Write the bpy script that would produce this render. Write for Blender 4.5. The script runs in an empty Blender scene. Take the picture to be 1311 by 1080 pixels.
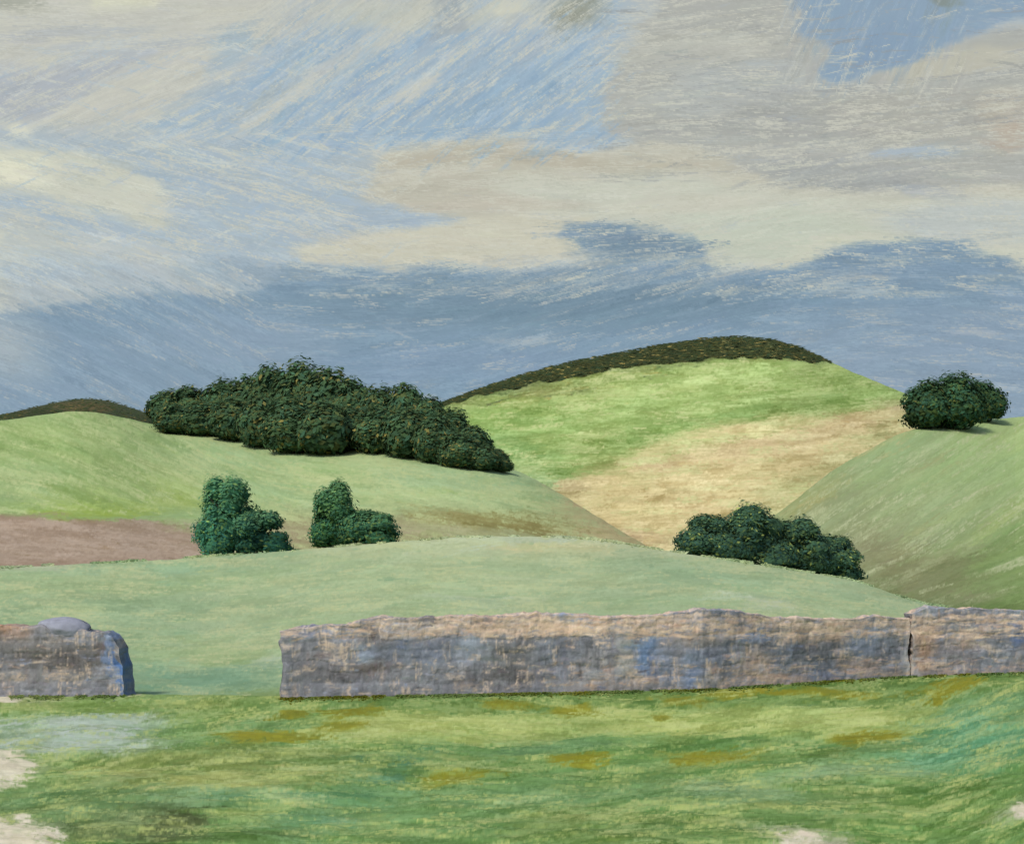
import bpy, math, random
import numpy as np
R = math.radians
C = bpy.context.scene.collection
S = bpy.context.scene

# ------------------------------------------------------------------ camera, light, exposure
F, CX, HY, EYE = 1582.0, 655.5, 744.0, 1.6      # focal length in photo pixels, principal column, eye-level row, eye height
cam_d = bpy.data.cameras.new('camera'); cam = bpy.data.objects.new('camera', cam_d); C.objects.link(cam)
cam.location = (0, 0, EYE); cam.rotation_euler = (R(90), 0, 0)
cam_d.sensor_fit = 'HORIZONTAL'; cam_d.sensor_width = 36.0
cam_d.lens = 36.0 * F / 1311.0
cam_d.shift_y = (HY - 540.0) / 1311.0
cam_d.clip_start = 0.1; cam_d.clip_end = 9000
S.camera = cam

EXPO = 0.42
SUN_EL, SUN_AZ = R(44), R(212)                  # azimuth clockwise from +Y: behind the viewer, to the left
w = bpy.data.worlds.new('World'); S.world = w; w.use_nodes = True
nt = w.node_tree; nt.nodes.clear()
sky_n = nt.nodes.new('ShaderNodeTexSky'); sky_n.sky_type = 'NISHITA'; sky_n.sun_disc = False
sky_n.sun_elevation = SUN_EL; sky_n.sun_rotation = SUN_AZ
bg = nt.nodes.new('ShaderNodeBackground'); bg.inputs['Strength'].default_value = 0.15
wo = nt.nodes.new('ShaderNodeOutputWorld')
nt.links.new(sky_n.outputs[0], bg.inputs[0]); nt.links.new(bg.outputs[0], wo.inputs[0])
sd = bpy.data.lights.new('sun', 'SUN'); sd.energy = 2.9; sd.angle = R(12); sd.color = (1.0, 0.94, 0.84)
sun = bpy.data.objects.new('sun', sd); C.objects.link(sun)
dx, dy, dz = math.sin(SUN_AZ)*math.cos(SUN_EL), math.cos(SUN_AZ)*math.cos(SUN_EL), math.sin(SUN_EL)
from mathutils import Vector
sun.rotation_euler = Vector((dx, dy, dz)).to_track_quat('Z', 'Y').to_euler()
sun.location = (-40, -60, 90)
vs = S.view_settings
vs.view_transform = 'Standard'; vs.look = 'None'; vs.exposure = EXPO; vs.gamma = 1.0; vs.use_curve_mapping = False
ALB = 0.58        # surface colour = display colour * ALB (daylight gives a flat surface about 1/ALB)

rng = np.random.default_rng(7)

# ------------------------------------------------------------------ numpy helpers
def lin(c):
    c = np.asarray(c, float) / 255.0
    c = np.clip(c, 0, 1)
    return np.where(c <= 0.04045, c / 12.92, ((c + 0.055) / 1.055) ** 2.4)

def vnoise(x, y, seed=0):
    x = np.asarray(x, float); y = np.asarray(y, float)
    t = np.random.default_rng(seed + 1000).random((256, 256))
    xi = np.floor(x).astype(int); yi = np.floor(y).astype(int)
    fx = x - xi; fy = y - yi
    fx = fx*fx*(3-2*fx); fy = fy*fy*(3-2*fy)
    a = t[yi % 256, xi % 256]; b = t[yi % 256, (xi+1) % 256]
    c = t[(yi+1) % 256, xi % 256]; d = t[(yi+1) % 256, (xi+1) % 256]
    return (a*(1-fx)+b*fx)*(1-fy) + (c*(1-fx)+d*fx)*fy

def fbm(x, y, seed=0, octv=4):
    s = 0; a = 1.0; n = 0
    x = np.asarray(x, float); y = np.asarray(y, float)
    for k in range(octv):
        s = s + a*(vnoise(x*2**k + 17.3*k, y*2**k + 5.1*k, seed+k) - 0.5); n += a; a *= 0.5
    return 2*s/n

NT = np.random.default_rng(5).random((512, 512))
NT = (NT + np.roll(NT, 1, 1) + np.roll(NT, 2, 1) + .5*np.roll(NT, 1, 0)) / 3.5
NT = (NT - NT.min())/(NT.max()-NT.min()); NT = np.clip((NT-0.5)*1.6+0.5, 0, 1)

class Canvas:
    """colour field of a surface, in the surface's own (bearing, slope) coordinates"""
    def __init__(s, x0, x1, y0, y1, step, base, warp=(14, 6, 60), seed=0):
        s.x0, s.x1, s.y0, s.y1, s.st = x0, x1, y0, y1, step
        xs = np.arange(x0, x1, step); ys = np.arange(y0, y1, step)
        s.X, s.Y = np.meshgrid(xs, ys)
        s.H, s.W = s.X.shape
        s.c = np.empty((s.H, s.W, 3)); s.c[:] = base
        ax, ay, sc = warp
        s.WX = s.X + ax*fbm(s.X/sc, s.Y/(sc*.4), seed+11, 5)
        s.WY = s.Y + ay*fbm(s.X/sc, s.Y/(sc*.4), seed+23, 5)
    def poly(s, pts, col, feather=4, op=1.0):
        P = np.array(pts, float); X, Y = s.WX, s.WY
        x0, y0 = P.min(0) - feather*2-20; x1, y1 = P.max(0) + feather*2+20
        i0 = max(0, int((x0-s.x0)/s.st)); i1 = min(s.W, int((x1-s.x0)/s.st)+1)
        j0 = max(0, int((y0-s.y0)/s.st)); j1 = min(s.H, int((y1-s.y0)/s.st)+1)
        if i1 <= i0 or j1 <= j0: return
        X = X[j0:j1, i0:i1]; Y = Y[j0:j1, i0:i1]
        ins = np.zeros(X.shape, bool); dm = np.full(X.shape, 1e9)
        n = len(P)
        for k in range(n):
            ax, ay = P[k]; bx, by = P[(k+1) % n]
            cnd = (ay > Y) != (by > Y)
            if by != ay: ins ^= cnd & (X < (bx-ax)*(Y-ay)/(by-ay)+ax)
            ex, ey = bx-ax, by-ay; L = ex*ex+ey*ey+1e-9
            t = np.clip(((X-ax)*ex+(Y-ay)*ey)/L, 0, 1)
            dm = np.minimum(dm, (X-ax-t*ex)**2+(Y-ay-t*ey)**2)
        d = np.sqrt(dm)*np.where(ins, 1, -1)
        a = np.clip(0.5+d/(2*feather), 0, 1)[..., None]*op
        s.c[j0:j1, i0:i1] = s.c[j0:j1, i0:i1]*(1-a) + np.array(col, float)*a
    def blob(s, x, y, rx, ry, col, op=1.0, ang=0, soft=.5):
        ca, sa = math.cos(R(ang)), math.sin(R(ang))
        DX, DY = s.WX-x, s.WY-y
        q = np.sqrt(((DX*ca+DY*sa)/rx)**2+((-DX*sa+DY*ca)/ry)**2)
        a = (np.clip((1+soft/2-q)/soft, 0, 1)*op)[..., None]
        s.c = s.c*(1-a)+np.array(col, float)*a
    def samp(s, x, y):
        fx = np.clip((np.asarray(x)-s.x0)/s.st, 0, s.W-1.001); fy = np.clip((np.asarray(y)-s.y0)/s.st, 0, s.H-1.001)
        i = fx.astype(int); j = fy.astype(int); u = (fx-i)[..., None]; v = (fy-j)[..., None]
        c = s.c
        return (c[j, i]*(1-u)+c[j, i+1]*u)*(1-v)+(c[j+1, i]*(1-u)+c[j+1, i+1]*u)*v
    def strokes(s, n, L, Wd, ang, seed=1, area=None, jit=10, col=None, dry=.35, op=.85, lv=.10, cj=4, k1=9., mask=None, src=None):
        r = np.random.default_rng(seed)
        x0, x1, y0, y1 = area or (s.x0, s.x1, s.y0, s.y1)
        xs = r.uniform(x0, x1, n); ys = r.uniform(y0, y1, n)
        Ls = r.uniform(*L, n); Ws = r.uniform(*Wd, n)
        base = src if src is not None else s.c.copy()
        keep = s.c; s.c = base
        cols = s.samp(xs+r.normal(0, jit, n), ys+r.normal(0, jit*.5, n)); s.c = keep
        if col is not None: cols = np.array(col, float)[r.integers(0, len(col), n)]
        cols = cols + r.normal(0, cj, (n, 1)) + r.normal(0, cj*.4, (n, 3))
        for k in range(n):
            x, y = xs[k], ys[k]
            if mask is not None and not mask(x, y): continue
            a0 = ang(x, y) if callable(ang) else ang
            a = R(a0 + r.normal(0, 6)); ca, sa = math.cos(a), math.sin(a)
            hl, hw = Ls[k]/2, Ws[k]/2
            ex = abs(ca)*hl+abs(sa)*hw+2; ey = abs(sa)*hl+abs(ca)*hw+2+hw*.5
            i0 = max(0, int((x-ex-s.x0)/s.st)); i1 = min(s.W, int((x+ex-s.x0)/s.st)+1)
            j0 = max(0, int((y-ey-s.y0)/s.st)); j1 = min(s.H, int((y+ey-s.y0)/s.st)+1)
            if i1-i0 < 1 or j1-j0 < 1: continue
            DX = s.X[j0:j1, i0:i1]-x; DY = s.Y[j0:j1, i0:i1]-y
            t = (DX*ca+DY*sa)/hl; w_ = (-DX*sa+DY*ca)/hw + r.uniform(-.4, .4)*t*t
            o1, o2 = r.integers(0, 512, 2)
            N = NT[(w_*hw*k1/11.+o1).astype(int) % 512, (t*hl/5.+o2).astype(int) % 512]
            al = np.clip((1-np.abs(t))*2.5, 0, 1)*np.clip((1-np.abs(w_))*3, 0, 1)*np.clip((N-dry-.25*t)*4, 0, 1)*op
            al = al[..., None]
            s.c[j0:j1, i0:i1] = s.c[j0:j1, i0:i1]*(1-al) + (cols[k]*(1+lv*(N-.5))[..., None])*al

def bristles(k, n, ang, area, amt=12, L=(20, 90), seed=90, cream=0.3, cc=(210, 206, 190), mask=None, wd=(1.4, 2.8), blue=(0, 0, 0)):
    r = np.random.default_rng(seed); x0, x1, y0, y1 = area
    for q in range(n):
        x, y = r.uniform(x0, x1), r.uniform(y0, y1)
        if mask is not None and not mask(x, y): continue
        a = R((ang(x, y) if callable(ang) else ang)+r.normal(0, 4)); ca, sa = math.cos(a), math.sin(a); hl = r.uniform(*L)/2
        # a bundle of a few parallel hairs
        nb = r.integers(1, 5); kind = r.random(); c0 = k.samp(x, y)
        for b in range(nb):
            off = (b-nb/2)*r.uniform(1.8, 3.2); sh = r.uniform(-.3, .3)*hl
            m_ = int(hl*2/k.st)+2; t = np.linspace(-hl, hl, m_)*r.uniform(.6, 1)+sh
            px = x+t*ca-off*sa; py = y+t*sa+off*ca
            i = ((px-k.x0)/k.st).astype(int); j = ((py-k.y0)/k.st).astype(int)
            ok = (i >= 0) & (i < k.W-1) & (j >= 0) & (j < k.H-1); i = i[ok]; j = j[ok]
            if len(i) < 2: continue
            al = np.clip(NT[r.integers(0, 512), (np.arange(len(i))//2+r.integers(0, 400)) % 512]*1.8-.45, 0, 1)[:, None]*r.uniform(.35, .9)
            if kind < cream: tgt = np.array(cc, float)
            elif kind < cream+.4: tgt = c0-amt
            else: tgt = c0+amt
            k.c[j, i] = k.c[j, i]*(1-al)+tgt*al
            if k.st < 1.2 or r.random() < .3:
                dj, di = (1, 0) if abs(ca) > .7 else (0, 1); f = .95 if k.st < 1.2 else .6
                k.c[j+dj, i+di] = k.c[j+dj, i+di]*(1-al*f)+tgt*al*f
                if k.st < 1.2 and r.random() < .35:
                    j2 = np.maximum(j-dj, 0); i2 = np.maximum(i-di, 0); k.c[j2, i2] = k.c[j2, i2]*(1-al*.7)+tgt*al*.7

def fast_mesh(name, V, Fc, cols=None, smooth=True):
    me = bpy.data.meshes.new(name)
    V = np.asarray(V, np.float32).reshape(-1, 3); Fc = np.asarray(Fc, np.int32)
    n, k = Fc.shape
    me.vertices.add(len(V)); me.vertices.foreach_set('co', V.ravel())
    me.loops.add(n*k); me.loops.foreach_set('vertex_index', Fc.ravel())
    me.polygons.add(n); me.polygons.foreach_set('loop_start', np.arange(0, n*k, k, dtype=np.int32))
    me.polygons.foreach_set('loop_total', np.full(n, k, np.int32))
    if smooth: me.polygons.foreach_set('use_smooth', np.ones(n, bool))
    me.update(calc_edges=True)
    if cols is not None:
        a = me.color_attributes.new('tint', 'FLOAT_COLOR', 'POINT')
        cc = np.ones((len(V), 4), np.float32); cc[:, :3] = cols
        a.data.foreach_set('color', cc.ravel())
    return me

def grid_faces(nr, nc):
    i = np.arange(nr*nc).reshape(nr, nc)
    return np.stack([i[:-1, :-1], i[:-1, 1:], i[1:, 1:], i[1:, :-1]], -1).reshape(-1, 4)

def link(name, me, mat, parent=None, kind=None, label=None, cat=None, group=None):
    o = bpy.data.objects.new(name, me); C.objects.link(o)
    if me is not None and mat is not None and not me.materials: me.materials.append(mat)
    if parent: o.parent = parent
    if kind: o['kind'] = kind
    if label: o['label'] = label
    if cat: o['category'] = cat
    if group: o['group'] = group
    return o

# ------------------------------------------------------------------ materials
def surf_mat(name, grain=3.0, amt=.12, bump=.25, bs=.02, stretch=(1, 1, 1), rough=.95):
    m = bpy.data.materials.new(name); m.use_nodes = True; t = m.node_tree; N = t.nodes; Lk = t.links
    b = N['Principled BSDF']; b.inputs['Roughness'].default_value = rough
    b.inputs['Specular IOR Level'].default_value = .15
    at = N.new('ShaderNodeAttribute'); at.attribute_name = 'tint'
    tc = N.new('ShaderNodeTexCoord'); mp = N.new('ShaderNodeMapping'); mp.inputs['Scale'].default_value = stretch
    nz = N.new('ShaderNodeTexNoise'); nz.inputs['Scale'].default_value = grain; nz.inputs['Detail'].default_value = 6
    nz.inputs['Roughness'].default_value = .65
    Lk.new(tc.outputs['Object'], mp.inputs[0]); Lk.new(mp.outputs[0], nz.inputs['Vector'])
    mr = N.new('ShaderNodeMapRange'); mr.inputs[1].default_value = .3; mr.inputs[2].default_value = .7
    mr.inputs[3].default_value = 1-amt; mr.inputs[4].default_value = 1+amt
    Lk.new(nz.outputs[0], mr.inputs[0])
    vm = N.new('ShaderNodeVectorMath'); vm.operation = 'SCALE'
    Lk.new(at.outputs['Color'], vm.inputs[0]); Lk.new(mr.outputs[0], vm.inputs['Scale'])
    Lk.new(vm.outputs[0], b.inputs['Base Color'])
    if bump:
        bp = N.new('ShaderNodeBump'); bp.inputs['Strength'].default_value = bump; bp.inputs['Distance'].default_value = bs
        Lk.new(nz.outputs[0], bp.inputs['Height']); Lk.new(bp.outputs[0], b.inputs['Normal'])
    return m

M_mead = surf_mat('meadow_grass', 22, .07, .3, .02, (.35, 1, 1))
M_past = surf_mat('pasture_grass', 7, .05, .3, .05, (.3, 1, 1.5))
M_hill = surf_mat('hill_grass', 2.2, .05, .3, .12, (.3, .6, 3))
M_far = surf_mat('far_field', 1.4, .05, .3, .15, (.22, .3, 4))
M_wall = surf_mat('dry_stone', 14, .14, .5, .02, (1, 1, 1))
M_leaf = surf_mat('leaves', 1.5, .25, 0, 0)
def translucent(m, f):
    t = m.node_tree; b = t.nodes['Principled BSDF']; o = t.nodes['Material Output']
    tr = t.nodes.new('ShaderNodeBsdfTranslucent'); mx = t.nodes.new('ShaderNodeMixShader'); mx.inputs[0].default_value = f
    t.links.new(b.inputs['Base Color'].links[0].from_socket, tr.inputs[0])
    t.links.new(b.outputs[0], mx.inputs[1]); t.links.new(tr.outputs[0], mx.inputs[2]); t.links.new(mx.outputs[0], o.inputs[0])
translucent(M_leaf, .4)
M_bark = surf_mat('bark', 6, .3, .6, .05, (1, 1, .3))
M_blade = surf_mat('grass_blades', 8, .1, 0, 0)

translucent(M_blade, .4)
m = bpy.data.materials.new('sky'); m.use_nodes = True; t = m.node_tree; t.nodes.clear()
at = t.nodes.new('ShaderNodeAttribute'); at.attribute_name = 'tint'
em = t.nodes.new('ShaderNodeEmission'); ou = t.nodes.new('ShaderNodeOutputMaterial')
t.links.new(at.outputs['Color'], em.inputs[0]); t.links.new(em.outputs[0], ou.inputs[0]); M_sky = m

m = bpy.data.materials.new('far_ground'); m.use_nodes = True; t = m.node_tree
nz = t.nodes.new('ShaderNodeTexNoise'); nz.inputs['Scale'].default_value = .02; nz.inputs['Detail'].default_value = 8
tc = t.nodes.new('ShaderNodeTexCoord'); t.links.new(tc.outputs['Object'], nz.inputs['Vector'])
cr = t.nodes.new('ShaderNodeValToRGB'); cr.color_ramp.elements[0].color = (.09, .15, .05, 1); cr.color_ramp.elements[1].color = (.17, .22, .09, 1)
cr.color_ramp.elements[0].position = .35; cr.color_ramp.elements[1].position = .65
t.links.new(nz.outputs[0], cr.inputs[0]); t.links.new(cr.outputs[0], t.nodes['Principled BSDF'].inputs['Base Color'])
t.nodes['Principled BSDF'].inputs['Roughness'].default_value = 1; M_gnd = m

# ------------------------------------------------------------------ sky backdrop: cloud bank, cream gap, blue openings
k = Canvas(-260, 1580, -260, 800, 1.28, (182, 188, 194), warp=(20, 9, 46), seed=1)
k.poly([(-300,-300),(420,-300),(360,40),(250,150),(150,175),(-300,185)], (197,195,189), 30)
k.poly([(-300,95),(60,85),(210,60),(120,110),(60,150),(-300,165)], (168,176,196), 8, .75)
k.poly([(-300,-300),(90,-300),(60,14),(-300,24)], (160,162,150), 8, .7)
k.poly([(80,-300),(220,-300),(200,8),(120,14)], (214,212,190), 5)
k.blob(170, 60, 120, 10, (176,184,198), .6, -3); k.blob(90, 42, 100, 8, (176,182,196), .6, -2)
k.poly([(-300,175),(200,165),(400,180),(480,240),(440,300),(360,360),(-300,375)], (169,184,201), 18)
k.poly([(-300,196),(60,190),(170,212),(205,232),(220,268),(210,292),(120,275),(40,250),(-300,240)], (203,203,192), 7)
k.poly([(-300,275),(20,270),(80,300),(200,322),(130,330),(-300,320)], (194,196,192), 10, .7)
k.blob(14, 218, 45, 20, (224,221,202), 1, 0, .7); k.blob(28, 170, 20, 10, (222,218,200), .9)
k.poly([(-300,290),(6,290),(8,430),(-300,430)], (215,212,196), 6, .5)
k.blob(190, 330, 90, 22, (192,196,200), .6, 15)
k.poly([(330,70),(450,20),(640,-20),(800,-60),(800,60),(770,110),(800,180),(640,180),(560,186),(440,205),(380,190),(180,160),(280,110)], (160,181,205), 14)
k.blob(640, 130, 130, 45, (146,175,206), .85, -10, .8); k.blob(470, 60, 130, 16, (190,193,194), .75, -32)
k.blob(540, 20, 130, 20, (205,200,182), .6, 0); k.blob(345, 145, 70, 9, (200,198,192), .8, -28)
k.blob(540, 105, 70, 8, (196,197,198), .8, -35); k.blob(400, 105, 60, 8, (190,194,200), .7, -35)
k.blob(300, 60, 50, 16, (155,180,205), .7, -45); k.blob(210, 162, 50, 7, (155,180,206), .8, 0)
k.blob(600, 60, 55, 20, (168,184,204), .6, -30); k.blob(680, 30, 40, 40, (180,186,196), .5)
k.blob(735, 15, 38, 20, (150,150,130), .8, 0, .9); k.blob(660, 8, 30, 12, (212,208,190), .8)
k.blob(575, 15, 22, 26, (150,160,175), .6)
# big grey cloud at the right
k.poly([(810,196),(775,150),(765,120),(800,70),(850,-10),(830,-300),(1030,-300),(1022,30),(1058,62),(1058,104),(1100,106),(1150,86),(1230,52),(1311,36),(1600,30),(1600,262),(1311,260),(1180,250),(1080,262),(1000,246),(900,198)], (176,176,174), 7)
k.blob(900, 60, 110, 22, (190,188,180), .6, -3); k.blob(1000, 150, 140, 30, (163,164,164), .6, 0)
k.blob(960, 100, 90, 20, (178,184,190), .5); k.blob(1180, 150, 120, 30, (172,168,162), .6, 0); k.blob(1060, 225, 130, 20, (160,163,168), .55)
k.blob(1230, 80, 90, 18, (196,190,174), .7, -8); k.blob(1290, 140, 40, 26, (196,182,164), .5); k.blob(1295, 175, 30, 16, (190,172,158), .8, -20)
k.blob(880, 130, 60, 20, (186,190,192), .5); k.blob(1170, 195, 50, 7, (165,180,200), .8)
# bright blue opening
k.poly([(1022,-300),(1600,-300),(1600,10),(1300,28),(1235,50),(1150,88),(1100,104),(1062,108),(1056,92),(1058,60),(1026,42),(1018,20)], (137,163,194), 4)
k.blob(1130, 60, 60, 30, (131,158,192), .7, -20); k.blob(1215, 2, 28, 9, (135,145,140), .8)
# long cream-beige cloud
k.poly([(468,252),(476,236),(470,216),(500,196),(560,180),(640,170),(700,186),(750,198),(830,182),(910,196),(960,216),(1010,240),(1110,250),(1311,236),(1600,230),(1600,345),(1311,345),(1040,350),(905,352),(720,345),(640,300),(560,280)], (194,189,177), 5)
k.poly([(476,215),(560,182),(640,172),(760,204),(940,212),(800,222),(640,208),(520,214)], (188,179,164), 6, .8)
k.poly([(620,230),(900,222),(1010,250),(1311,255),(1600,250),(1600,345),(1040,350),(905,352),(720,300)], (199,199,188), 10)
k.blob(1000, 300, 120, 35, (194,199,186), .8); k.blob(1250, 285, 110, 28, (186,192,196), .8); k.blob(1190, 246, 45, 8, (165,172,185), .7, 10)
k.blob(880, 262, 100, 14, (204,200,188), .7); k.blob(640, 262, 110, 10, (196,188,176), .8)
k.blob(1100, 318, 90, 16, (205,204,188), .8, -6); k.blob(560, 244, 80, 20, (192,186,174), .7)
k.poly([(380,334),(384,318),(470,300),(560,290),(660,276),(760,276),(740,300),(760,335),(720,346),(560,344),(460,342)], (204,199,184), 4)
k.poly([(430,296),(470,262),(560,272),(600,284),(520,296)], (163,180,201), 5, .9)
# dark blue cloud bank above the hills
k.poly([(-300,400),(0,400),(60,392),(130,382),(200,374),(300,380),(350,350),(366,330),(390,342),(460,346),(560,344),(690,350),(760,332),(716,300),(730,288),(800,286),(880,298),(905,316),(912,342),(1000,348),(1040,340),(1060,326),(1110,313),(1190,304),(1235,312),(1270,326),(1320,345),(1600,340),(1600,900),(-300,900)], (127,153,180), 4)
k.poly([(-300,430),(100,420),(300,395),(420,400),(420,520),(-300,560)], (136,158,184), 30, .6)
k.blob(-10, 440, 70, 40, (182,188,194), .6, 20, .9); k.blob(300, 440, 130, 28, (138,160,186), .7)
k.blob(640, 390, 260, 30, (116,142,165), .75, 0, .9); k.blob(850, 385, 150, 26, (114,140,164), .7, 0, .9)
k.blob(820, 312, 80, 18, (118,140,162), .7, 6); k.blob(600, 470, 170, 26, (130,154,184), .7); k.blob(300, 350, 70, 16, (150,170,190), .7)
k.poly([(1000,430),(1311,380),(1600,380),(1600,600),(1000,540)], (140,160,186), 30, .8)
k.blob(1160, 350, 120, 28, (124,149,176), .7)
k.blob(756, 338, 46, 7, (182,184,184), .6); k.blob(670, 436, 46, 4, (168,178,190), .7, 2); k.blob(1110, 352, 30, 3, (184,186,188), .8); k.blob(700, 330, 80, 4, (190,188,182), .6, -4)
k.blob(505, 428, 20, 2.5, (170,178,190), .7, 25); k.blob(1240, 428, 34, 4, (165,175,192), .6)
k.blob(840, 480, 300, 10, (136,160,186), .5, -8)
def sky_ang(x, y):
    if y > 340: return -4 + 10*math.sin(x/170.) + (22 if x < 330 else 0)
    if x > 1010 and y < 110 and x < 1240: return -65
    if 330 < x < 790 and y < 165: return -36
    if x < 340 and 70 < y < 180: return -22
    if x < 480 and y >= 180: return 14
    return -3 + 5*math.sin(x/90.+y/40.)
base = k.c.copy()
k.strokes(4200, (36, 100), (8, 18), sky_ang, 1, jit=5, dry=.34, op=.7, lv=.10, cj=3.0, src=base)
k.strokes(5000, (30, 90), (4, 10), sky_ang, 2, jit=5, dry=.42, op=.6, lv=.14, cj=4.5, src=base)
k.strokes(1500, (30, 110), (4, 11), sky_ang, 3, area=(-260, 1580, -260, 370), col=[(208,205,193), (202,200,192), (170,180,198), (192,190,186)], dry=.60, op=.5, cj=3)
k.strokes(300, (30, 90), (3, 9), sky_ang, 4, area=(-260, 1580, 360, 540), col=[(186,190,194), (160,174,192)], dry=.66, op=.55, cj=3)
k.strokes(5000, (20, 60), (2.5, 5), sky_ang, 5, jit=5, dry=.45, op=.45, lv=.2, cj=6, src=base)
k.c = .6*k.c+.4*base
k.strokes(420, (50, 150), (3, 9), lambda x, y: -24 if rng.random() < .5 else 16, 6, area=(-200, 520, 60, 320), col=[(207,205,194), (160,180,204), (198,197,190), (172,186,203)], dry=.55, op=.6, cj=3)
k.strokes(300, (40, 120), (4, 12), -38, 7, area=(340, 790, 30, 190), col=[(142,173,206), (150,178,206), (200,200,194), (134,166,202)], dry=.5, op=.65, cj=3)
k.strokes(260, (50, 160), (2.5, 7), -6, 8, area=(760, 1500, 0, 250), col=[(204,200,184), (156,160,166), (190,190,184), (150,152,156)], dry=.55, op=.6, cj=3)
bristles(k, 9000, sky_ang, (-260, 1580, -200, 380), 9, seed=91, cream=.34, cc=(206, 203, 192), mask=lambda x, y: not (x > 1030 and y < 90 and rng.random() < .97))
bristles(k, 4500, sky_ang, (-260, 1580, 330, 560), 8, seed=92, cream=.10, cc=(180, 184, 188))
us = np.concatenate([-np.geomspace(9000, 300, 24)+CX-CX, -260+1.28*np.arange(1, 1434), CX+np.geomspace(960, 9000, 24)])
vsn = np.concatenate([-np.geomspace(3800, 270, 30), -260+1.28*np.arange(1, 820)])
U, V = np.meshgrid(us, vsn)
def mirror(a, lo, hi):
    p = hi-lo; q = np.mod(a-lo, 2*p); return lo+np.where(q > p, 2*p-q, q)
D = np.stack([U-CX, np.full_like(U, F), HY-V], -1); D /= np.linalg.norm(D, axis=-1, keepdims=True)
cs = k.samp(mirror(U, -260, 1578), mirror(V, -260, 795))
SAT = (.86-.10*np.clip((210-mirror(V, -260, 795))/60, 0, 1))[..., None]
link('sky', fast_mesh('sky', D*3500+np.array([0, 0, EYE]), grid_faces(*U.shape), lin(((cs-cs.mean(-1, keepdims=True))*SAT+cs.mean(-1, keepdims=True))*np.array([.985, 1.0, .975])).reshape(-1, 3)/2**EXPO), M_sky, kind='structure')

# ------------------------------------------------------------------ terrain
Wx  = [-900, 0, 158, 358, 640, 900, 1160, 1311, 1700, 2400]
Wv  = [ 900, 892, 891, 894, 889, 883, 866, 861, 850, 840]
def wallY(u): return F*EYE/(np.interp(u, Wx, Wv)-HY)

class Layer:
    def __init__(s, cx, cv, yc, yf, vf, p=1.8):
        s.cx, s.cv, s.yc, s.yf, s.vf, s.p = cx, cv, yc, yf, vf, p
    def par(s, u):
        g = lambda a: np.interp(u, a[0], a[1]) if isinstance(a, tuple) else (a(u) if callable(a) else np.full(np.shape(u), float(a)))
        vc = sum(np.interp(np.asarray(u)+o, s.cx, s.cv) for o in (-24, -12, 0, 12, 24))/5
        return vc, g(s.yc), g(s.yf), g(s.vf)
    def z(s, u, Y):
        vc, yc, yf, vf = s.par(u); q = (Y-yf)/(yc-yf); q1 = np.clip(q, 0, 1)
        v = vf+(vc-vf)*(1-(1-q1)**s.p)
        v = v + np.where(q > 1, (q-1)**2*160, 0) + np.where(q < 0, -q*300, 0)
        return EYE+(HY-v)/F*Y
    def mesh(s, name, cnv, mat, step=1.4, u0=-200, u1=1520, vpad=0):
        uu = np.concatenate([np.linspace(-1100, u0-20, 40), np.arange(u0, u1, step), np.linspace(u1+20, 2500, 40)])
        vc, yc, yf, vf = s.par(uu)
        n = int(np.clip((vf-vc).max()/step, 20, 480)); q = np.linspace(0, 1, n)
        sg = 1-(1-q)**(1/s.p)
        sg = np.concatenate([sg, 1+np.linspace(.01, .6, 16)])
        Sg, U = np.meshgrid(sg, uu, indexing='ij')
        vcM, ycM, yfM, vfM = (np.broadcast_to(a, U.shape) for a in (vc, yc, yf, vf))
        Y = yfM+(ycM-yfM)*Sg; Z = s.z(U, Y)
        Vv = HY-(Z-EYE)*F/Y
        X = (U-CX)/F*Y
        Z = Z + .012*(Y/18.)*fbm(U/22, Vv/7, 77, 4)*np.clip(Sg*4, 0, 1)
        cols = lin(cnv.samp(U, np.where(Sg > 1, vcM+(Sg-1)*20, Vv)))*ALB
        me = fast_mesh(name, np.stack([X, Y, Z], -1), grid_faces(*U.shape), cols.reshape(-1, 3))
        return link(name, me, mat, kind='structure')
    def yat(s, u, v):
        vc, yc, yf, vf = (float(a) for a in s.par(float(u)))
        g = min(max((vf-v)/(vf-vc), 0), 1); return yf+(yc-yf)*(1-(1-g)**(1/s.p))

L_past = Layer([-1100,-200,0,100,200,270,400,520,600,680,760,880,940,1000,1060,1100,1170,1240,1311,1600,2500],
               [735,732,727,722,717,712,702,692,687,686,690,709,718,727,737,744,770,783,786,790,790], 70, lambda u: wallY(u)+.1, lambda u: np.interp(u, Wx, Wv)+.5)
L_left = Layer([-1100,-200,0,50,100,150,200,300,400,500,560,600,650,700,740,780,850,1000,2500],
               [560,548,539,531,525,531,545,552,560,565,573,582,596,621,646,670,712,820,840], ([-1100,300,700,900],[210,195,160,140]), 85, ([0,780,850,1000,2500],[752,752,790,850,870]), 1.5)
L_big  = Layer([-1100,200,450,530,560,600,650,700,750,800,850,900,950,1000,1040,1080,1120,1150,1200,1250,1311,1600,2500],
               [660,620,560,530,518,503,486,472,461,451,442,434,431,437,452,472,487,500,520,545,570,660,700], 420, 150, 752, 1.5)
L_far  = Layer([-1100,-200,-100,0,40,80,110,150,190,250,450,700,2500],
               [540,548,544,532,522,513,508,515,530,548,590,640,700], 420, 240, ([0,450,700,2500],[660,665,730,740]))
L_rslp = Layer([-1100,860,880,930,1000,1060,1110,1160,1230,1311,1600,2500],
               [800,745,712,694,656,604,577,549,540,533,515,500], ([860,1100,1300],[120,185,230]), 76, 806, 1.35)
LAY = [L_past, L_left, L_big, L_far, L_rslp]
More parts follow.
